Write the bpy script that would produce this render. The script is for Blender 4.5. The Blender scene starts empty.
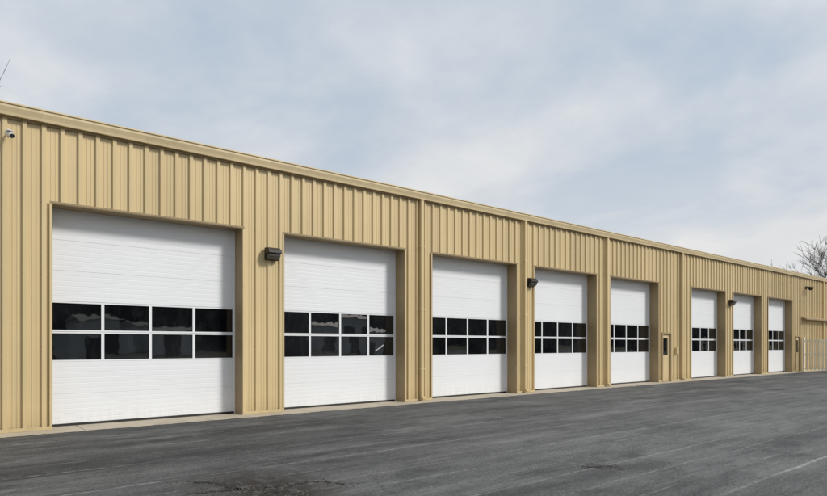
import bpy, math, random
from mathutils import Vector, Matrix
random.seed(7)
S = bpy.context.scene
COL = S.collection
S.view_settings.view_transform = 'Standard'
S.view_settings.look = 'None'
S.view_settings.exposure = 0

# ------------------------------------------------------------------ helpers
class MB:
    def __init__(s): s.v=[]; s.f=[]; s.m=[]
    def quad(s,a,b,c,d,m=0):
        n=len(s.v); s.v+= [a,b,c,d]; s.f.append((n,n+1,n+2,n+3)); s.m.append(m)
    def poly(s,pts,m=0):
        n=len(s.v); s.v+=list(pts); s.f.append(tuple(range(n,n+len(pts)))); s.m.append(m)
    def box(s,x0,x1,y0,y1,z0,z1,m=0):
        n=len(s.v)
        s.v+=[(x0,y0,z0),(x1,y0,z0),(x1,y1,z0),(x0,y1,z0),(x0,y0,z1),(x1,y0,z1),(x1,y1,z1),(x0,y1,z1)]
        for f in ((0,3,2,1),(4,5,6,7),(0,1,5,4),(1,2,6,5),(2,3,7,6),(3,0,4,7)):
            s.f.append(tuple(n+i for i in f)); s.m.append(m)
    def prism(s,prof,x0,x1,m=0,caps=True):
        n=len(s.v); k=len(prof)
        s.v+=[(x0,p[0],p[1]) for p in prof]+[(x1,p[0],p[1]) for p in prof]
        for i in range(k):
            j=(i+1)%k
            s.f.append((n+i,n+j,n+k+j,n+k+i)); s.m.append(m)
        if caps:
            s.f.append(tuple(n+i for i in range(k))[::-1]); s.m.append(m)
            s.f.append(tuple(n+k+i for i in range(k))); s.m.append(m)
    def tube(s,a,b,r0,r1,k=6,m=0):
        a=Vector(a); b=Vector(b); d=(b-a)
        if d.length<1e-6: return
        d.normalize()
        u=d.orthogonal().normalized(); w=d.cross(u)
        n=len(s.v)
        for c,r in ((a,r0),(b,r1)):
            for i in range(k):
                t=2*math.pi*i/k
                s.v.append(tuple(c+u*math.cos(t)*r+w*math.sin(t)*r))
        for i in range(k):
            j=(i+1)%k
            s.f.append((n+i,n+j,n+k+j,n+k+i)); s.m.append(m)
        s.f.append(tuple(n+i for i in range(k))[::-1]); s.m.append(m)
        s.f.append(tuple(n+k+i for i in range(k))); s.m.append(m)
    def obj(s,name,mats,parent=None,loc=(0,0,0),bevel=0,smooth=False):
        me=bpy.data.meshes.new(name); me.from_pydata([tuple(p) for p in s.v],[],s.f); me.update()
        for mt in mats: me.materials.append(mt)
        for p,i in zip(me.polygons,s.m):
            p.material_index=i; p.use_smooth=smooth
        o=bpy.data.objects.new(name,me); COL.objects.link(o); o.location=loc
        if parent is not None: o.parent=parent
        if bevel:
            b=o.modifiers.new("bevel",'BEVEL'); b.width=bevel; b.segments=2; b.limit_method='ANGLE'
        return o

def empty(name,loc=(0,0,0)):
    o=bpy.data.objects.new(name,None); COL.objects.link(o); o.location=loc; o.empty_display_size=0.3
    return o
def tag(o,label,cat,group=None):
    o["label"]=label; o["category"]=cat
    if group: o["group"]=group

class NT:
    def __init__(s,tree):
        s.t=tree; s.n=tree.nodes; s.l=tree.links
    def node(s,typ,**kw):
        nd=s.n.new(typ)
        for k,v in kw.items(): setattr(nd,k,v)
        return nd
    def put(s,sock,val):
        if isinstance(val,bpy.types.NodeSocket): s.l.new(val,sock)
        else: sock.default_value=val
    def math(s,op,a,b=None,c=None,clamp=False):
        nd=s.node('ShaderNodeMath',operation=op); nd.use_clamp=clamp
        s.put(nd.inputs[0],a)
        if b is not None: s.put(nd.inputs[1],b)
        if c is not None: s.put(nd.inputs[2],c)
        return nd.outputs[0]
    def noise(s,vec,scale,detail=4,rough=.55,dist=0):
        nd=s.node('ShaderNodeTexNoise'); s.put(nd.inputs['Vector'],vec)
        nd.inputs['Scale'].default_value=scale; nd.inputs['Detail'].default_value=detail
        nd.inputs['Roughness'].default_value=rough; nd.inputs['Distortion'].default_value=dist
        return nd.outputs['Fac']
    def ramp(s,fac,lo,hi,a=0.0,b=1.0):
        nd=s.node('ShaderNodeMapRange'); nd.clamp=True
        s.put(nd.inputs[0],fac)
        nd.inputs[1].default_value=lo; nd.inputs[2].default_value=hi
        nd.inputs[3].default_value=a; nd.inputs[4].default_value=b
        return nd.outputs[0]
    def mix(s,fac,a,b,typ='MIX'):
        nd=s.node('ShaderNodeMix',data_type='RGBA',blend_type=typ)
        s.put(nd.inputs[0],fac); s.put(nd.inputs[6],a); s.put(nd.inputs[7],b)
        return nd.outputs[2]
    def mapping(s,vec,scale=(1,1,1),rot=(0,0,0),loc=(0,0,0)):
        nd=s.node('ShaderNodeMapping'); s.put(nd.inputs[0],vec)
        nd.inputs['Scale'].default_value=scale; nd.inputs['Rotation'].default_value=rot; nd.inputs['Location'].default_value=loc
        return nd.outputs[0]
    def bump(s,h,strength,dist):
        nd=s.node('ShaderNodeBump'); s.put(nd.inputs['Height'],h)
        nd.inputs['Strength'].default_value=strength; nd.inputs['Distance'].default_value=dist
        return nd.outputs[0]
def C(r,g,b): return (r,g,b,1.0)
def newmat(name):
    m=bpy.data.materials.new(name); m.use_nodes=True
    nt=NT(m.node_tree); bs=m.node_tree.nodes['Principled BSDF']
    pos=nt.node('ShaderNodeNewGeometry').outputs['Position']
    return m,nt,bs,pos

# ------------------------------------------------------------------ materials
def simple(name,col,rough=.5,metal=0,var=.12,scale=3,spec=.5,bump=0):
    m,nt,bs,pos=newmat(name)
    n=nt.noise(pos,scale,6,.6)
    f=nt.ramp(n,.3,.7,1-var,1+var)
    c=nt.mix(1.0,C(*col),nt.math('MULTIPLY',f,1.0),'MULTIPLY')
    nt.put(bs.inputs['Base Color'],c)
    bs.inputs['Roughness'].default_value=rough; bs.inputs['Metallic'].default_value=metal
    bs.inputs['Specular IOR Level'].default_value=spec
    if bump: nt.put(bs.inputs['Normal'],nt.bump(nt.noise(pos,60,4),.3,bump))
    return m

def siding(name,col):
    m,nt,bs,pos=newmat(name)
    sep=nt.node('ShaderNodeSeparateXYZ'); nt.put(sep.inputs[0],pos)
    streak=nt.noise(nt.mapping(pos,(5,5,.25)),1.5,5,.6)
    big=nt.noise(pos,.35,3)
    sheet=nt.node('ShaderNodeTexWhiteNoise',noise_dimensions='1D')
    nt.put(sheet.inputs['W'],nt.math('FLOOR',nt.math('DIVIDE',nt.math('ADD',sep.outputs[0],.06),.915)))
    f=nt.math('MULTIPLY',nt.ramp(streak,.3,.7,.95,1.05),nt.ramp(big,.3,.7,.95,1.05))
    f=nt.math('MULTIPLY',f,nt.ramp(sheet.outputs[0],0,1,.95,1.03))
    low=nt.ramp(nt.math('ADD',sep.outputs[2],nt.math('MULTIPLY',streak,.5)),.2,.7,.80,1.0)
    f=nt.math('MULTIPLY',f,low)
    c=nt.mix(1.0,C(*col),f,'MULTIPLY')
    z=sep.outputs[2]; x=sep.outputs[0]
    fx=nt.math('SUBTRACT',nt.math('FRACT',nt.math('DIVIDE',nt.math('SUBTRACT',x,.085),.305)),.5)
    fx=nt.math('MULTIPLY',fx,.305)
    fz=nt.math('MULTIPLY',nt.math('SUBTRACT',nt.math('FRACT',nt.math('DIVIDE',nt.math('ADD',z,.45),1.35)),.5),1.35)
    d=nt.math('SQRT',nt.math('ADD',nt.math('MULTIPLY',fx,fx),nt.math('MULTIPLY',fz,fz)))
    dot=nt.math('LESS_THAN',d,.010)
    c=nt.mix(nt.math('MULTIPLY',dot,.35),c,C(.12,.09,.045))
    nt.put(bs.inputs['Base Color'],c)
    bs.inputs['Roughness'].default_value=.38
    bs.inputs['Specular IOR Level'].default_value=.5
    wob=nt.noise(nt.mapping(pos,(1,1,.6)),1.8,2)
    nt.put(bs.inputs['Normal'],nt.bump(wob,.3,.02))
    return m
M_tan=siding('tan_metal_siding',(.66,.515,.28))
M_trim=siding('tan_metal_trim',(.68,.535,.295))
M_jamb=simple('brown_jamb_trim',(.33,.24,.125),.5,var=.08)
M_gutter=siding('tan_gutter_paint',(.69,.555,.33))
M_roof=simple('roof_metal',(.42,.40,.36),.45,var=.08)
M_bronze=simple('bronze_lamp_housing',(.022,.018,.015),.5,var=.15,scale=12,spec=.3)
M_black=simple('black_rubber',(.015,.015,.015),.7)
M_handle=simple('steel_handle',(.5,.5,.5),.3,metal=1)
M_wht=simple('white_plastic',(.75,.75,.73),.4,var=.04)
M_lens=simple('lamp_lens',(.09,.085,.075),.2,var=.2,scale=20)
M_fence=simple('pale_fence_paint',(.78,.74,.63),.5,var=.1)
M_bark=simple('bark',(.12,.10,.083),.9,var=.3,scale=6)
M_wood=simple('winter_wood',(.035,.032,.028),1.0,var=.4,scale=.3)
M_far=simple('pale_shed_siding',(.72,.76,.80),.6,var=.05,scale=.4)
M_fdark=simple('shed_dark_door',(.05,.055,.06),.6,var=.05,scale=.4)
M_glint=simple('pale_glint',(.42,.44,.46),.3,var=.3,scale=14)  # flat pale colour for the painted glint on one pane

def doorwhite():
    m,nt,bs,pos=newmat('white_door_paint')
    n=nt.noise(nt.mapping(pos,(1.2,1.2,.5)),1.1,4,.5)
    st=nt.noise(nt.mapping(pos,(7,7,.5)),2,4,.55)
    sep=nt.node('ShaderNodeSeparateXYZ'); nt.put(sep.inputs[0],pos)
    dirt=nt.math('MULTIPLY',nt.ramp(sep.outputs[2],.0,.35,1,0),nt.ramp(st,.4,.7,.05,.28))
    f=nt.math('MULTIPLY',nt.ramp(n,.3,.7,.98,1.01),nt.ramp(st,.3,.75,1.004,.99))
    c=nt.mix(1.0,C(.82,.83,.84),f,'MULTIPLY')
    c=nt.mix(dirt,c,C(.50,.47,.42))
    nt.put(bs.inputs['Base Color'],c)
    bs.inputs['Roughness'].default_value=.42
    w=nt.noise(nt.mapping(pos,(.6,1,1.4)),1.1,2)
    nt.put(bs.inputs['Normal'],nt.bump(w,.2,.014))
    return m
M_white=doorwhite()

def glassmat():
    m,nt,bs,pos=newmat('dark_window_glass')
    n=nt.noise(nt.mapping(pos,(.5,1,.9)),.9,2,.4)
    c=nt.mix(nt.ramp(n,.4,.7),C(.004,.005,.006),C(.013,.014,.016))
    d=nt.noise(nt.mapping(pos,(2,2,1)),3,6,.65)
    c=nt.mix(nt.ramp(d,.5,.8,0,.08),c,C(.16,.16,.15))
    nt.put(bs.inputs['Base Color'],c)
    bs.inputs['Roughness'].default_value=.015
    bs.inputs['IOR'].default_value=1.5
    bs.inputs['Specular IOR Level'].default_value=1.0
    nt.put(bs.inputs['Normal'],nt.bump(nt.noise(pos,2.0,2),.12,.01))
    return m
M_glass=glassmat()

def asphalt():
    m,nt,bs,pos=newmat('weathered_asphalt')
    sep=nt.node('ShaderNodeSeparateXYZ'); nt.put(sep.inputs[0],pos)
    warp=nt.noise(pos,.7,6,.65)
    wv=nt.math('MULTIPLY',nt.math('SUBTRACT',warp,.5),.16)
    x=nt.math('ADD',sep.outputs[0],wv); y=nt.math('ADD',sep.outputs[1],wv)
    big=nt.noise(nt.mapping(pos,(.5,1,1),rot=(0,0,.05)),.34,7,.66,.6)
    mid=nt.noise(nt.mapping(pos,(.45,1.1,1)),1.6,9,.75,.4)
    drag=nt.noise(nt.mapping(pos,(.10,2.0,1),loc=(4,2,0)),1.5,8,.7)
    fine=nt.noise(pos,30,7,.85)
    grit=nt.noise(pos,90,3,.8)
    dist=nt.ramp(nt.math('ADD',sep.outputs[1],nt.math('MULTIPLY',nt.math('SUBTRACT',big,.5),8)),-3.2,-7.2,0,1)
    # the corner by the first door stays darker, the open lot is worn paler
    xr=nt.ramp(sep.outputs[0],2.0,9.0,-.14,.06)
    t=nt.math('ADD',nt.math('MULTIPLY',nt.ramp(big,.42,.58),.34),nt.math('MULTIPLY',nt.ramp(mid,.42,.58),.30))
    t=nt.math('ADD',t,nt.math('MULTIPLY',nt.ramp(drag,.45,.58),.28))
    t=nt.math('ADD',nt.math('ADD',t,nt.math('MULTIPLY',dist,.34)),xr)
    base=nt.mix(nt.math('MULTIPLY',t,.85,clamp=True),C(.022,.023,.025),C(.158,.158,.155))
    base=nt.mix(nt.ramp(fine,.40,.60),nt.mix(1,base,C(.52,.52,.52),'MULTIPLY'),nt.mix(1,base,C(1.42,1.42,1.40),'MULTIPLY'))
    base=nt.mix(nt.ramp(grit,.56,.68,0,.42),base,C(.28,.27,.255))
    st=nt.noise(nt.mapping(pos,(.6,1,1),loc=(13,4,0)),.8,7,.7)
    base=nt.mix(nt.ramp(st,.54,.66,0,.6),base,C(.020,.020,.021))
    sc=nt.noise(nt.mapping(pos,(.30,1.1,1),loc=(7,1,0)),.8,9,.78)
    base=nt.mix(nt.ramp(sc,.52,.66,0,.6),base,C(.225,.225,.22))
    brk=nt.noise(nt.mapping(pos,(.6,1,1),loc=(5,9,0)),.8,7,.75)
    brk2=nt.noise(pos,8,6,.75)
    wear=nt.math('MULTIPLY',nt.ramp(brk,.38,.56,.05,1),nt.ramp(brk2,.38,.58,.25,1))
    wm=nt.ramp(brk2,.35,.65,.5,1.6)
    def soft(d,w):
        return nt.ramp(nt.math('DIVIDE',nt.math('ABSOLUTE',d),nt.math('MULTIPLY',wm,w)),.5,1.5,1,0)
    tot=None
    for yy,w,a in ((-10.27,.020,1.2),(-9.75,.008,.55),(-9.2,.010,.75),(-8.6,.013,.75),(-8.1,.008,.5),(-7.6,.010,.65),(-7.05,.014,.7),(-6.4,.010,.6),(-5.8,.014,.7),(-5.2,.009,.6),(-4.5,.015,.75),(-3.8,.010,.55),(-3.1,.014,.7),(-2.3,.012,.6),(-1.6,.012,.55),(-11.3,.014,.7)):
        l=nt.math('MULTIPLY',soft(nt.math('SUBTRACT',y,yy),w),a)
        tot=l if tot is None else nt.math('MAXIMUM',tot,l)
    fr=nt.math('MULTIPLY',nt.math('SUBTRACT',nt.math('FRACT',nt.math('DIVIDE',nt.math('ADD',x,.9),3.1)),.5),3.1)
    l=nt.math('MULTIPLY',soft(fr,.018),nt.ramp(sep.outputs[0],4,9,.12,.45))
    inb=nt.math('MULTIPLY',nt.math('GREATER_THAN',sep.outputs[1],-9.0),nt.math('LESS_THAN',sep.outputs[1],-1.2))
    tot=nt.math('MAXIMUM',tot,nt.math('MULTIPLY',l,inb))
    base=nt.mix(nt.math('MULTIPLY',nt.math('MULTIPLY',tot,wear),.85,clamp=True),base,C(.37,.365,.35))
    wp=nt.node('ShaderNodeTexNoise'); nt.put(wp.inputs['Vector'],pos); wp.inputs['Scale'].default_value=1.6; wp.inputs['Detail'].default_value=5
    vadd=nt.node('ShaderNodeVectorMath',operation='MULTIPLY_ADD'); nt.put(vadd.inputs[0],wp.outputs['Color']); vadd.inputs[1].default_value=(.7,.7,0); nt.put(vadd.inputs[2],pos)
    vo=nt.node('ShaderNodeTexVoronoi',feature='DISTANCE_TO_EDGE',voronoi_dimensions='2D'); nt.put(vo.inputs['Vector'],vadd.outputs[0]); vo.inputs['Scale'].default_value=.38
    ck=nt.ramp(vo.outputs['Distance'],.0,.0038,1,0)
    cm=nt.ramp(nt.noise(nt.mapping(pos,loc=(2,7,0)),.3,3),.46,.60)
    ck=nt.math('MULTIPLY',ck,cm)
    base=nt.mix(nt.math('MULTIPLY',ck,.4),base,C(.022,.021,.020))
    # worn-through stain round the broken patch
    dx=nt.math('SUBTRACT',x,3.0); dy=nt.math('SUBTRACT',y,-7.05)
    dd=nt.math('SQRT',nt.math('ADD',nt.math('MULTIPLY',nt.math('MULTIPLY',dx,dx),1.2),nt.math('MULTIPLY',nt.math('MULTIPLY',dy,dy),.40)))
    stn=nt.math('MULTIPLY',nt.ramp(dd,.3,1.0,1,0),nt.ramp(nt.noise(pos,3.4,8,.75),.42,.50))
    base=nt.mix(nt.math('MULTIPLY',stn,.92),base,C(.026,.019,.014))
    dx=nt.math('SUBTRACT',x,6.95); dy=nt.math('SUBTRACT',y,-8.65)
    dd=nt.math('SQRT',nt.math('ADD',nt.math('MULTIPLY',dx,dx),nt.math('MULTIPLY',dy,dy)))
    stn=nt.math('MULTIPLY',nt.ramp(dd,.05,.34,1,0),nt.ramp(nt.noise(pos,5.0,8,.75),.42,.55))
    base=nt.mix(nt.math('MULTIPLY',stn,.85),base,C(.024,.020,.017))
    nt.put(bs.inputs['Base Color'],base)
    nt.put(bs.inputs['Roughness'],nt.ramp(mid,.3,.7,.72,.92))
    bs.inputs['Specular IOR Level'].default_value=.3
    h=nt.math('SUBTRACT',nt.math('ADD',fine,nt.math('MULTIPLY',grit,.5)),nt.math('MULTIPLY',ck,1.0))
    nt.put(bs.inputs['Normal'],nt.bump(h,.9,.012))
    return m
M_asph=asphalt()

def concrete():
    m,nt,bs,pos=newmat('concrete_apron')
    sep=nt.node('ShaderNodeSeparateXYZ'); nt.put(sep.inputs[0],pos)
    n=nt.noise(pos,1.2,6,.65); f=nt.noise(pos,30,5,.7)
    c=nt.mix(nt.ramp(n,.3,.7),C(.38,.32,.235),C(.50,.44,.34))
    c=nt.mix(nt.ramp(f,.4,.75,0,.4),c,C(.24,.21,.17))
    jt=nt.math('FRACT',nt.math('DIVIDE',sep.outputs[0],2.4))
    c=nt.mix(nt.math('LESS_THAN',jt,.006),c,C(.05,.045,.04))
    st=nt.noise(nt.mapping(pos,(1,3,1)),2.0,5,.6)
    c=nt.mix(nt.ramp(st,.56,.7,0,.5),c,C(.13,.11,.085))
    ed=nt.math('ADD',sep.outputs[1],nt.math('MULTIPLY',nt.math('SUBTRACT',nt.noise(pos,3,6,.7),.5),.3))
    c=nt.mix(nt.math('LESS_THAN',ed,-.60),c,C(.045,.045,.045))
    nt.put(bs.inputs['Base Color'],c); bs.inputs['Roughness'].default_value=.9
    nt.put(bs.inputs['Normal'],nt.bump(f,.4,.004))
    return m
M_conc=concrete()
def grass():
    m,nt,bs,pos=newmat('winter_grass')
    n=nt.noise(pos,.2,8,.7)
    nt.put(bs.inputs['Base Color'],nt.mix(nt.ramp(n,.3,.7),C(.06,.07,.025),C(.12,.11,.055)))
    bs.inputs['Roughness'].default_value=1
    return m
M_grass=grass()
M_crack=simple('crack_dirt',(.014,.012,.010),.95,var=.5,scale=14)
M_rubble=simple('asphalt_crumbs',(.075,.065,.055),.95,var=.4,scale=30)

# ------------------------------------------------------------------ ground
def sheet(name,x0,x1,y0,y1,z,mat):
    b=MB(); b.quad((x0,y0,z),(x1,y0,z),(x1,y1,z),(x0,y1,z)); o=b.obj(name,[mat]); o["kind"]="structure"; return o
sheet('ground',-1500,1500,-1500,1500,-.03,M_grass)
sheet('parking_lot',-70,110,-46,-.55,-.006,M_asph)
b=MB(); b.box(-8,61,-.64,.45,-.2,.0)
o=b.obj('concrete_apron',[M_conc],bevel=.008); o["kind"]="structure"

# ------------------------------------------------------------------ building
DOORS=[(1.94,5.71),(6.77,10.48),(11.52,15.24),(16.17,19.84),(20.79,24.47),(27.46,31.05),(31.98,35.55),(36.53,40.19)]
ENTRY=[(24.80,25.56),(40.74,41.48)]
HD=4.27; HE=5.82; X0,X1=-8.0,61.0; DEPTH=22.0; REC=.38
bld=empty('garage_building',((X0+X1)/2,DEPTH/2,0)); BL=Vector(bld.location)
tag(bld,"long tan ribbed-metal service building with eight white overhead doors","building")
def part(mb,name,mats,parent=bld,bevel=0):
    base=Vector((0,0,0)); p=parent
    while p is not None: base+=Vector(p.location); p=p.parent
    o=mb.obj(name,mats,parent,loc=-base,bevel=bevel)
    return o

PER=.305; OFF=-.07
PRF=[(0,0),(.013,-.042),(.082,-.042),(.095,0),(.155,0),(.161,-.006),(.173,-.006),(.179,0),(.228,0),(.234,-.006),(.246,-.006),(.252,0)]
def prof_y(x):
    t=(x-OFF)%PER
    pts=PRF+[(PER,0)]
    for (a,ya),(c,yc) in zip(pts,pts[1:]):
        if a<=t<=c: return ya+(yc-ya)*(t-a)/(c-a) if c>a else ya
    return 0
def ribs(mb,x0,x1,z0,z1,m=0,side=None):
    xs=[x0]
    k=math.floor((x0-OFF)/PER)
    while k*PER+OFF<x1:
        for (t,_) in PRF:
            x=k*PER+OFF+t
            if x0+1e-5<x<x1-1e-5: xs.append(x)
        k+=1
    xs.append(x1)
    pts=[(x,prof_y(x)) for x in xs]
    for a,c in zip(pts,pts[1:]):
        if side is None:
            mb.quad((a[0],a[1],z0),(c[0],c[1],z0),(c[0],c[1],z1),(a[0],a[1],z1),m)
        else:
            s,X=side
            mb.quad((X+s*-a[1],a[0],z0),(X+s*-c[1],c[0],z0),(X+s*-c[1],c[0],z1),(X+s*-a[1],a[0],z1),m)
openings=sorted([(a,c,HD) for a,c in DOORS]+[(a,c,2.13) for a,c in ENTRY])
w=MB()
ribs(w,X0,X1,HD,HE)
px=X0
for a,c,h in openings:
    ribs(w,px,a,.0,HD)
    if h<HD: ribs(w,a,c,h,HD)
    px=c
ribs(w,px,X1,.0,HD)
ribs(w,0,DEPTH,-.0,HE,0,(-1,X0)); ribs(w,0,DEPTH,0,HE,0,(1,X1))
w.quad((X0,DEPTH,0),(X1,DEPTH,0),(X1,DEPTH,HE),(X0,DEPTH,HE))
for X in (X0,X1): w.poly([(X,0,HE),(X,DEPTH,HE),(X,DEPTH/2,HE+.8)])
part(w,'wall',[M_tan])
px=X0
for a,c,h in openings+[(X1,X1,0)]:
    if a-px>.05:
        t=MB(); t.box(px+.001,a-.046,-.051,-.044,.003,.07); part(t,'base_trim',[M_trim])
    px=c+.046
r=MB()
r.prism([(-.06,HE+.13),(DEPTH/2,HE+.93),(DEPTH+.1,HE+.13),(DEPTH+.1,HE+.09),(DEPTH/2,HE+.89),(-.06,HE+.09)],X0-.1,X1+.1)
part(r,'roof',[M_roof])
g=MB()
gp=[(-.04,HE-.06),(-.125,HE-.06),(-.135,HE-.01),(-.165,HE+.075),(-.165,HE+.125),(-.185,HE+.13),(-.185,HE+.155),(-.14,HE+.155),(-.04,HE+.14)]
g.prism(gp,X0-.1,X1+.1)
part(g,'gutter',[M_gutter])
sh=MB(); sh.box(X0,X1,-.055,-.045,HE-.10,HE-.063)
part(sh,'eave_trim',[M_jamb])

def downspout(x):
    m=MB(); wd=.05
    m.box(x-wd,x+wd,-.135,-.05,.14,HE-.12)
    m.prism([(-.05,HE-.12),(-.135,HE-.12),(-.15,HE-.062),(-.06,HE-.062)],x-wd,x+wd)
    m.prism([(-.05,.14),(-.05,.05),(-.20,.02),(-.22,.09),(-.135,.139)],x-wd,x+wd)
    for z in (.9,2.6,4.4): m.box(x-wd-.02,x+wd+.02,-.138,-.048,z,z+.03)
    part(m,'downspout',[M_trim],bevel=.004)
for x in (11.07,15.62,20.50,26.50,45.6): downspout(x)

# ---- overhead doors
ZW=[1.27,1.865,2.465]
def solid_section(mb,x0,x1,z0,z1,y):
    pts=[(y+.008,z0),(y+.004,z0+.002),(y,z0+.006)]
    n=max(2,round((z1-z0)/.10)); st=(z1-z0)/n
    for i in range(1,n):
        z=z0+i*st
        pts+=[(y,z-.010),(y+.0013,z-.004),(y+.0013,z+.004),(y,z+.010)]
    pts+=[(y,z1-.006),(y+.004,z1-.002),(y+.008,z1)]
    for a,c in zip(pts,pts[1:]):
        mb.quad((x0,a[0],a[1]),(x1,a[0],a[1]),(x1,c[0],c[1]),(x0,c[0],c[1]))
def garage_door(x0,x1,idx):
    cx=(x0+x1)/2
    y=REC
    m=MB()
    zs=[.045,.63,ZW[0]]; 
    for a,c in zip(zs,zs[1:]): solid_section(m,x0,x1,a,c,y)
    zt=[ZW[2],ZW[2]+.60,ZW[2]+1.20,HD+.06]
    for a,c in zip(zt,zt[1:]): solid_section(m,x0,x1,a,c,y)
    es=.055; ms=.055; n=4
    ws=((x1-x0)-2*es-(n-1)*ms)/n
    panes=[]
    for z0,z1 in ((ZW[0],ZW[1]),(ZW[1],ZW[2])):
        m.box(x0,x1,y,y+.045,z0+.003,z0+.033)
        m.box(x0,x1,y,y+.045,z1-.033,z1-.003)
        for i in range(n+1):
            if i==0: a,c=x0,x0+es
            elif i==n: a,c=x1-es,x1
            else: a=x0+es+i*ws+(i-1)*ms; c=a+ms
            m.box(a,c,y+.001,y+.044,z0+.033,z1-.033)
        for i in range(n):
            a=x0+es+i*(ws+ms); panes.append((a,a+ws,z0+.033,z1-.033))
    m.quad((x0,y+.05,0),(x1,y+.05,0),(x1,y+.05,HD+.06),(x0,y+.05,HD+.06))
    d=empty('garage_door',Vector((cx,y,0))-BL); d.parent=bld
    part(m,'door_panel',[M_white],d)
    rng=random.Random(idx)
    for (a,c,z0,z1) in panes:
        g=MB()
        gk=.010
        g.box(a,c,y+.010,y+.03,z0,z0+gk,1); g.box(a,c,y+.010,y+.03,z1-gk,z1,1)
        g.box(a,a+gk,y+.010,y+.03,z0+gk,z1-gk,1); g.box(c-gk,c,y+.010,y+.03,z0+gk,z1-gk,1)
        tl=rng.uniform(-.005,.005); tt=rng.uniform(-.003,.003)
        Y=y+.022
        g.quad((a+gk,Y-tl-tt,z0+gk),(c-gk,Y+tl-tt,z0+gk),(c-gk,Y+tl+tt,z1-gk),(a+gk,Y-tl+tt,z1-gk),0)
        part(g,'window',[M_glass,M_black],d)
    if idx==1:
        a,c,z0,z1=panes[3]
        g=MB()  # pale diagonal shape on the glass, a reflected glint put in as colour
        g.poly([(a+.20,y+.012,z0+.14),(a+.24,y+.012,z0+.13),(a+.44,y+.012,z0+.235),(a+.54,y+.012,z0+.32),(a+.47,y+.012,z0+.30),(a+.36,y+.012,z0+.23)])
        part(g,'glint_strip',[M_glint],d)
    s=MB(); s.prism([(y-.005,.04),(y+.04,.04),(y+.045,.006),(y+.02,.001),(y-.01,.006)],x0+.002,x1-.002)
    part(s,'bottom_seal',[M_black],d)
    f=MB()
    f.box(x0-.012,x0,-.046,y+.06,.0,HD,0)
    f.box(x1,x1+.012,-.046,y+.06,.0,HD,0)
    f.box(x0-.012,x1+.012,-.046,y+.06,HD,HD+.012,0)
    f.box(x0-.045,x0-.0125,-.051,-.044,.0,HD+.0,1)
    f.box(x1+.0125,x1+.045,-.051,-.044,.0,HD+.0,1)
    f.box(x0-.045,x1+.045,-.053,-.044,HD+.0125,HD+.05,0)
    part(f,'door_frame',[M_jamb,M_trim],d)
    for p,q in ((x0+.001,x0+.022),(x1-.022,x1-.001)):
        w=MB(); w.box(p,q,y-.014,y-.002,.0,HD-.001)
        part(w,'weather_strip',[M_white],d)
for i,(a,c) in enumerate(DOORS): garage_door(a,c,i)

# ---- entry doors
def entry(x0,x1):
    cx=(x0+x1)/2; d=empty('entry_door',Vector((cx,0,0))-BL); d.parent=bld
    m=MB(); y=.02
    wx0,wx1,wz0,wz1=cx-.17,cx+.17,1.18,1.88
    a,c=x0+.05,x1-.05
    m.box(a,wx0,y,y+.045,.012,2.08); m.box(wx1,c,y,y+.045,.012,2.08)
    m.box(wx0,wx1,y,y+.045,.012,wz0); m.box(wx0,wx1,y,y+.045,wz1,2.08)
    part(m,'door_leaf',[M_trim],d)
    f=MB(); f.box(x0-.02,x0+.047,-.055,.07,0,2.085); f.box(x1-.047,x1+.02,-.055,.07,0,2.085); f.box(x0-.02,x1+.02,-.055,.07,2.085,2.15)
    part(f,'door_frame',[M_jamb],d,bevel=.004)
    g=MB(); g.quad((wx0,y+.02,wz0),(wx1,y+.02,wz0),(wx1,y+.02,wz1),(wx0,y+.02,wz1),0)
    for q in ((wx0-.02,wx0,wz0-.02,wz1+.02),(wx1,wx1+.02,wz0-.02,wz1+.02)): g.box(q[0],q[1],y-.008,y-.001,q[2],q[3],1)
    g.box(wx0,wx1,y-.008,y-.001,wz0-.02,wz0,1); g.box(wx0,wx1,y-.008,y-.001,wz1,wz1+.02,1)
    part(g,'window',[M_glass,M_black],d)
    h=MB(); h.tube((x0+.11,y,1.0),(x0+.11,y-.05,1.0),.022,.016,12); h.tube((x0+.11,y-.05,1.0),(x0+.23,y-.055,1.0),.012,.010,10)
    part(h,'handle',[M_handle],d)
for a,c in ENTRY: entry(a,c)

c=MB(); c.prism([(-.046,3.22),(-.30,3.16),(-.32,3.16),(-.32,3.24),(-.046,3.34)],41.7,X1)
part(c,'canopy',[M_jamb])

# ------------------------------------------------------------------ wall lamps
def wall_pack(x,z,first=[None]):
    if first[0] is None:
        e=empty('wall_lamp',(x,-.043,z))
        h=MB(); W=.17
        h.prism([(0,-.14),(0,.15),(-.13,.15),(-.225,.09),(-.24,.015),(-.225,.0),(-.075,-.0),(-.06,-.14)],-W,W)
        ho=h.obj('lamp_housing',[M_bronze],e,bevel=.012)
        l=MB()
        l.prism([(-.064,-.004),(-.212,-.004),(-.20,-.06),(-.12,-.125),(-.064,-.125)],-W*.88,W*.88)
        lo=l.obj('lamp_lens',[M_lens],e,bevel=.008)
        first[0]=(e,[ho,lo])
    else:
        e0,ch=first[0]
        e=e0.copy(); COL.objects.link(e); e.location=(x,-.043,z)
        for o in ch:
            k=o.copy(); COL.objects.link(k); k.parent=e
    tag(e,"dark bronze wall-pack lamp mounted on the ribbed tan pier between doors","wall lamp","wall lamps on the tan piers")
    return e
for x,z in ((6.42,3.74),(15.90,3.70),(31.58,3.73)): wall_pack(x,z)

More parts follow.
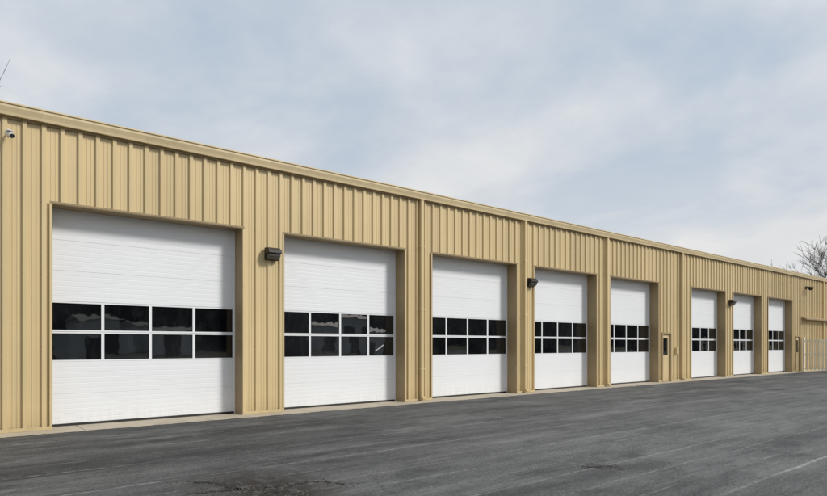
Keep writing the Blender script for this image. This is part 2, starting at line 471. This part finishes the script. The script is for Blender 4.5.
e=empty('flood_light',(42.45,-.04,5.15)); tag(e,"small twin-head flood light mounted high on the tan wall","flood light")
m=MB(); m.box(-.09,.09,-.05,0,-.09,.09); m.obj('mounting_box',[M_bronze],e,bevel=.006)
for s in (-1,1):
    h=MB()
    h.tube((s*.05,-.05,0),(s*.16,-.16,-.02),.02,.02,8)
    h.tube((s*.15,-.13,.02),(s*.22,-.33,-.08),.06,.12,14)
    h.obj('lamp_head',[M_bronze],e)

e=empty('security_camera',(1.26,-.04,5.47)); tag(e,"small white bullet security camera bracketed under the eave","security camera")
m=MB(); m.tube((0,.0,0),(0,-.03,0),.055,.05,16); m.tube((0,-.03,0),(.0,-.14,-.03),.016,.016,10); m.obj('bracket',[M_wht],e)
m=MB(); m.tube((-.04,-.10,-.045),(.02,-.26,-.13),.045,.045,16); m.box(-.065,.035,-.28,-.12,-.045,-.035); m.obj('camera_body',[M_wht],e)
m=MB(); m.tube((.02,-.26,-.13),(.023,-.268,-.134),.036,.036,16); m.obj('lens',[M_black],e)
e=empty('junction_box',(26.0,-.043,1.35)); tag(e,"small tan electrical box fixed beside the entry door","electrical box")
m=MB(); m.box(-.09,.09,-.09,0,-.14,.14); m.obj('box_body',[M_trim],e,bevel=.006)
m=MB(); m.tube((0,-.04,.14),(0,-.04,1.4),.014,.014,8); m.obj('conduit',[M_trim],e)

# ------------------------------------------------------------------ fence
FX=41.75
f=empty('fence',(FX,-2.6,0)); tag(f,"pale tan steel picket fence standing out from the wall","fence")
def fpart(mb,name,bev=0): return mb.obj(name,[M_fence],f,loc=(-FX,2.6,0),bevel=bev)
for yy in (-.15,-2.6,-5.05):
    m=MB(); m.box(FX-.055,FX+.055,yy-.055,yy+.055,-.01,2.05); m.box(FX-.065,FX+.065,yy-.065,yy+.065,2.05,2.08); fpart(m,'post')
for zz in (.16,1.0,1.82):
    m=MB(); m.box(FX-.018,FX+.018,-4.995,-2.656,zz,zz+.07); m.box(FX-.018,FX+.018,-2.544,-.206,zz,zz+.07); fpart(m,'rail')
yy=-.35
while yy>-5.0:
    if abs(yy+2.6)>.10:
        m=MB(); m.box(FX-.034,FX-.0185,yy-.035,yy+.035,.08,1.95); fpart(m,'picket')
    yy-=.20

# ------------------------------------------------------------------ trees (bare)
def bare_tree(x,y,h,seed,label,rmin=.014,wide=1.0,thin=.55):
    rng=random.Random(seed)
    e=empty('tree',(x,y,0)); tag(e,label,"tree","bare winter trees behind the building")
    tr=MB(); cr=MB()
    def grow(p,d,L,r,lev):
        n=3 if lev<3 else 2
        for i in range(n):
            d2=(d+Vector((rng.uniform(-.16,.16),rng.uniform(-.16,.16),rng.uniform(-.03,.10)))).normalized()
            q=p+d2*(L/n); r2=max(r*.86,rmin*.7)
            (tr if lev==0 else cr).tube(p,q,r,r2,7 if lev<2 else (4 if lev<4 else 3))
            if lev>=1 and lev<6 and rng.random()<thin:
                side=Vector((rng.uniform(-1,1),rng.uniform(-1,1),rng.uniform(.1,.7))).normalized()
                grow(q,(d2*.6+side*.8).normalized(),L*rng.uniform(.45,.62),max(r2*.5,rmin),lev+2)
            p,d,r=q,d2,r2
        if lev<6:
            k=2 if lev else 4
            for i in range(k+(rng.random()<.35)):
                a=rng.uniform(0,6.28); sp=.45 if lev else .6
                side=Vector((math.cos(a),math.sin(a),0))
                grow(p,(d+side*sp*rng.uniform(.5,1.4)).normalized(),L*rng.uniform(.60,.92),max(r*.66,rmin),lev+1)
    grow(Vector((0,0,-.1)),Vector((0,0,1)),h*.24,h*.018,0)
    zt=max(v[2] for v in cr.v); k=h/zt
    for b_ in (tr,cr): b_.v=[(v[0]*k*wide,v[1]*k*wide,v[2]*k) for v in b_.v]
    tr.obj('trunk',[M_bark],e); cr.obj('crown',[M_bark],e)
    return e
bare_tree(83.6,8.7,14.6,3,"leafless tree with fine grey branches rising behind the roof",.017,1.1,.5)
bare_tree(4.1,30.3,17.6,11,"tall leafless tree, only its top twigs clear the roof",.012,.8)

# far-off wood across the lot (what the door glass mirrors)
m=MB(); rng=random.Random(4)
def wood(x,y,h):
    m.tube((x,y,0),(x,y,h*.7),.18,.08,4)
    for i in range(60):
        t=rng.random()**.9; z=h*(.04+.96*t); rr=h*.36*(1-(t-.3)**2*1.5)
        a=rng.uniform(0,6.28); r=rr*math.sqrt(rng.random())
        c=Vector((x+math.cos(a)*r,y+math.sin(a)*r,z)); s=rng.uniform(.7,1.5)
        u=Vector((rng.uniform(-1,1),rng.uniform(-1,1),rng.uniform(-1,1))).normalized()*s
        v=u.orthogonal().normalized()*s*rng.uniform(.6,1)
        m.poly([c+u,c+v,c-u,c-v])
xx=-60
while xx<400:
    for row in range(3):
        wood(xx+rng.uniform(-2,2),-80-row*5+rng.uniform(-3,3),rng.uniform(8.5,11.5))
    xx+=3.2
o=m.obj('woodland',[M_wood]); o["kind"]="stuff"; o["label"]="distant dark wood across the parking lot"; o["category"]="woodland"

def shed(x0,x1,y,h,label,dw=1.9):  # out-of-view sheds, added to give the door glass pale shapes to reflect
    e=empty('mirrored_shed',((x0+x1)/2,y-4,0)); tag(e,label,"shed","pale sheds added for the door glass to mirror")
    L=(-(x0+x1)/2,-(y-4),0)
    a=MB(); a.box(x0,x1,y-8,y,0,h)
    a.obj('wall',[M_far],e,L)
    a=MB(); a.prism([(y-8.3,h+.003),(y+.3,h+.003),(y-4,h+.7)],x0-.3,x1+.3); a.obj('roof',[M_roof],e,L)
    n=max(1,int((x1-x0)/3.4)); st=(x1-x0)/n
    for i in range(n):
        cx=x0+st*(i+.5); a=MB()
        a.box(cx-dw/2,cx+dw/2,y+.003,y+.05,0,h-1.3); a.obj('door',[M_fdark],e,L)
shed(13.5,19,-60,4.6,"low pale metal shed, unseen, added for the door glass to mirror")
shed(21.5,27,-62,4.0,"small pale metal shed, unseen, added for the door glass to mirror")
shed(46,60,-62,4.3,"long pale metal shed, unseen, added for the door glass to mirror")

# ------------------------------------------------------------------ broken asphalt
def crack(name,pts,wid,seed,spread=.09):
    rng=random.Random(seed); m=MB(); L=[];R=[]
    path=[]
    for a,c in zip(pts,pts[1:]):
        n=max(3,int((Vector(c)-Vector(a)).length/.04))
        for i in range(n): path.append(Vector(a).lerp(Vector(c),i/n))
    N=len(path)
    for i,p in enumerate(path):
        d=(path[min(i+1,N-1)]-path[max(i-1,0)]).normalized(); nrm=Vector((-d.y,d.x))
        ww=wid*math.sin(math.pi*(i+.3)/(N+.3))**.5*rng.uniform(.15,1.6)
        j=nrm*rng.uniform(-.03,.03)
        L.append(p+j+nrm*ww); R.append(p+j-nrm*ww*rng.uniform(.4,1))
    for i in range(N-1):
        m.quad((R[i].x,R[i].y,-.002),(R[i+1].x,R[i+1].y,-.002),(L[i+1].x,L[i+1].y,-.002),(L[i].x,L[i].y,-.002),0)
    for i in range(int(N*5)):
        p=rng.choice(path)+Vector((rng.gauss(0,spread),rng.gauss(0,spread))); s=rng.uniform(.006,.022)
        k=5
        ring=[(p.x+math.cos(t*6.28/k+s*99)*s*rng.uniform(.7,1.2),p.y+math.sin(t*6.28/k+s*99)*s*rng.uniform(.7,1.2),-.006) for t in range(k)]
        tp=(p.x,p.y,-.006+s*rng.uniform(.5,.9))
        for t in range(k): m.poly([ring[t],ring[(t+1)%k],tp],1)
    o=m.obj(name,[M_crack,M_rubble]); o["kind"]="structure"
crack('pavement_crack',[(2.4,-5.95),(2.65,-6.3),(2.72,-6.75),(3.05,-7.1),(3.2,-7.6),(3.5,-8.0)],.075,1,.13)
crack('pavement_crack',[(2.2,-6.6),(2.65,-6.72),(3.2,-6.9),(3.6,-6.98),(3.8,-7.35)],.05,5)
crack('pavement_crack',[(6.72,-8.45),(6.85,-8.6),(7.0,-8.62),(7.12,-8.8)],.035,2)

# ------------------------------------------------------------------ camera
th=math.radians(50.39)
cam=bpy.data.cameras.new('camera'); co=bpy.data.objects.new('camera',cam); COL.objects.link(co)
cam.sensor_width=36; cam.sensor_fit='HORIZONTAL'; cam.lens=26.0; cam.shift_y=97/827; cam.clip_end=5000; cam.clip_start=.05
co.location=(0,-13.1,1.6)
co.rotation_euler=(math.radians(90),0,-(math.pi/2-th))
S.camera=co

# ------------------------------------------------------------------ light
el=math.radians(38); az=math.radians(141)
sd=Vector((math.sin(az)*math.cos(el),math.cos(az)*math.cos(el),math.sin(el)))
sl=bpy.data.lights.new('sun','SUN'); so=bpy.data.objects.new('sun',sl); COL.objects.link(so)
sl.energy=2.9; sl.angle=math.radians(11); sl.color=(1,.97,.92)
so.rotation_euler=sd.to_track_quat('Z','Y').to_euler(); so.location=(0,-20,30)

W=bpy.data.worlds.new("World"); S.world=W; W.use_nodes=True
nt=NT(W.node_tree); bg=W.node_tree.nodes['Background']
sky=nt.node('ShaderNodeTexSky',sky_type='NISHITA'); sky.sun_disc=False; sky.sun_elevation=el; sky.sun_rotation=az
sky.air_density=1.0; sky.dust_density=2.0
tc=nt.node('ShaderNodeTexCoord').outputs['Generated']
nrm=nt.node('ShaderNodeVectorMath',operation='NORMALIZE'); nt.put(nrm.inputs[0],tc)
sep=nt.node('ShaderNodeSeparateXYZ'); nt.put(sep.inputs[0],nrm.outputs[0])
den=nt.math('ADD',nt.math('MAXIMUM',sep.outputs[2],0),.28)
cmb=nt.node('ShaderNodeCombineXYZ'); nt.put(cmb.inputs[0],nt.math('DIVIDE',sep.outputs[0],den)); nt.put(cmb.inputs[1],nt.math('DIVIDE',sep.outputs[1],den))
v=cmb.outputs[0]
n1=nt.noise(nt.mapping(v,(1.1,.85,1),rot=(0,0,.8),loc=(.6,0,0)),1.9,8,.55,.25)
n2=nt.noise(nt.mapping(v,(1,1,1),rot=(0,0,.3),loc=(3,1,0)),2.1,7,.53,.3)
hz=nt.ramp(sep.outputs[2],.02,.42,1,0)
cloud=nt.math('ADD',nt.ramp(n1,.38,.62,.15,.85),nt.math('MULTIPLY',hz,.5),clamp=True)
skyc=nt.mix(.82,sky.outputs[0],C(5.0,5.95,7.1))
cc=nt.mix(nt.ramp(n2,.36,.64),C(5.9,6.45,7.15),C(7.6,7.8,8.05))
cc=nt.mix(nt.math('MULTIPLY',hz,.75),cc,C(8.3,8.1,7.8))
nt.put(bg.inputs[0],nt.mix(cloud,skyc,cc)); bg.inputs[1].default_value=.1
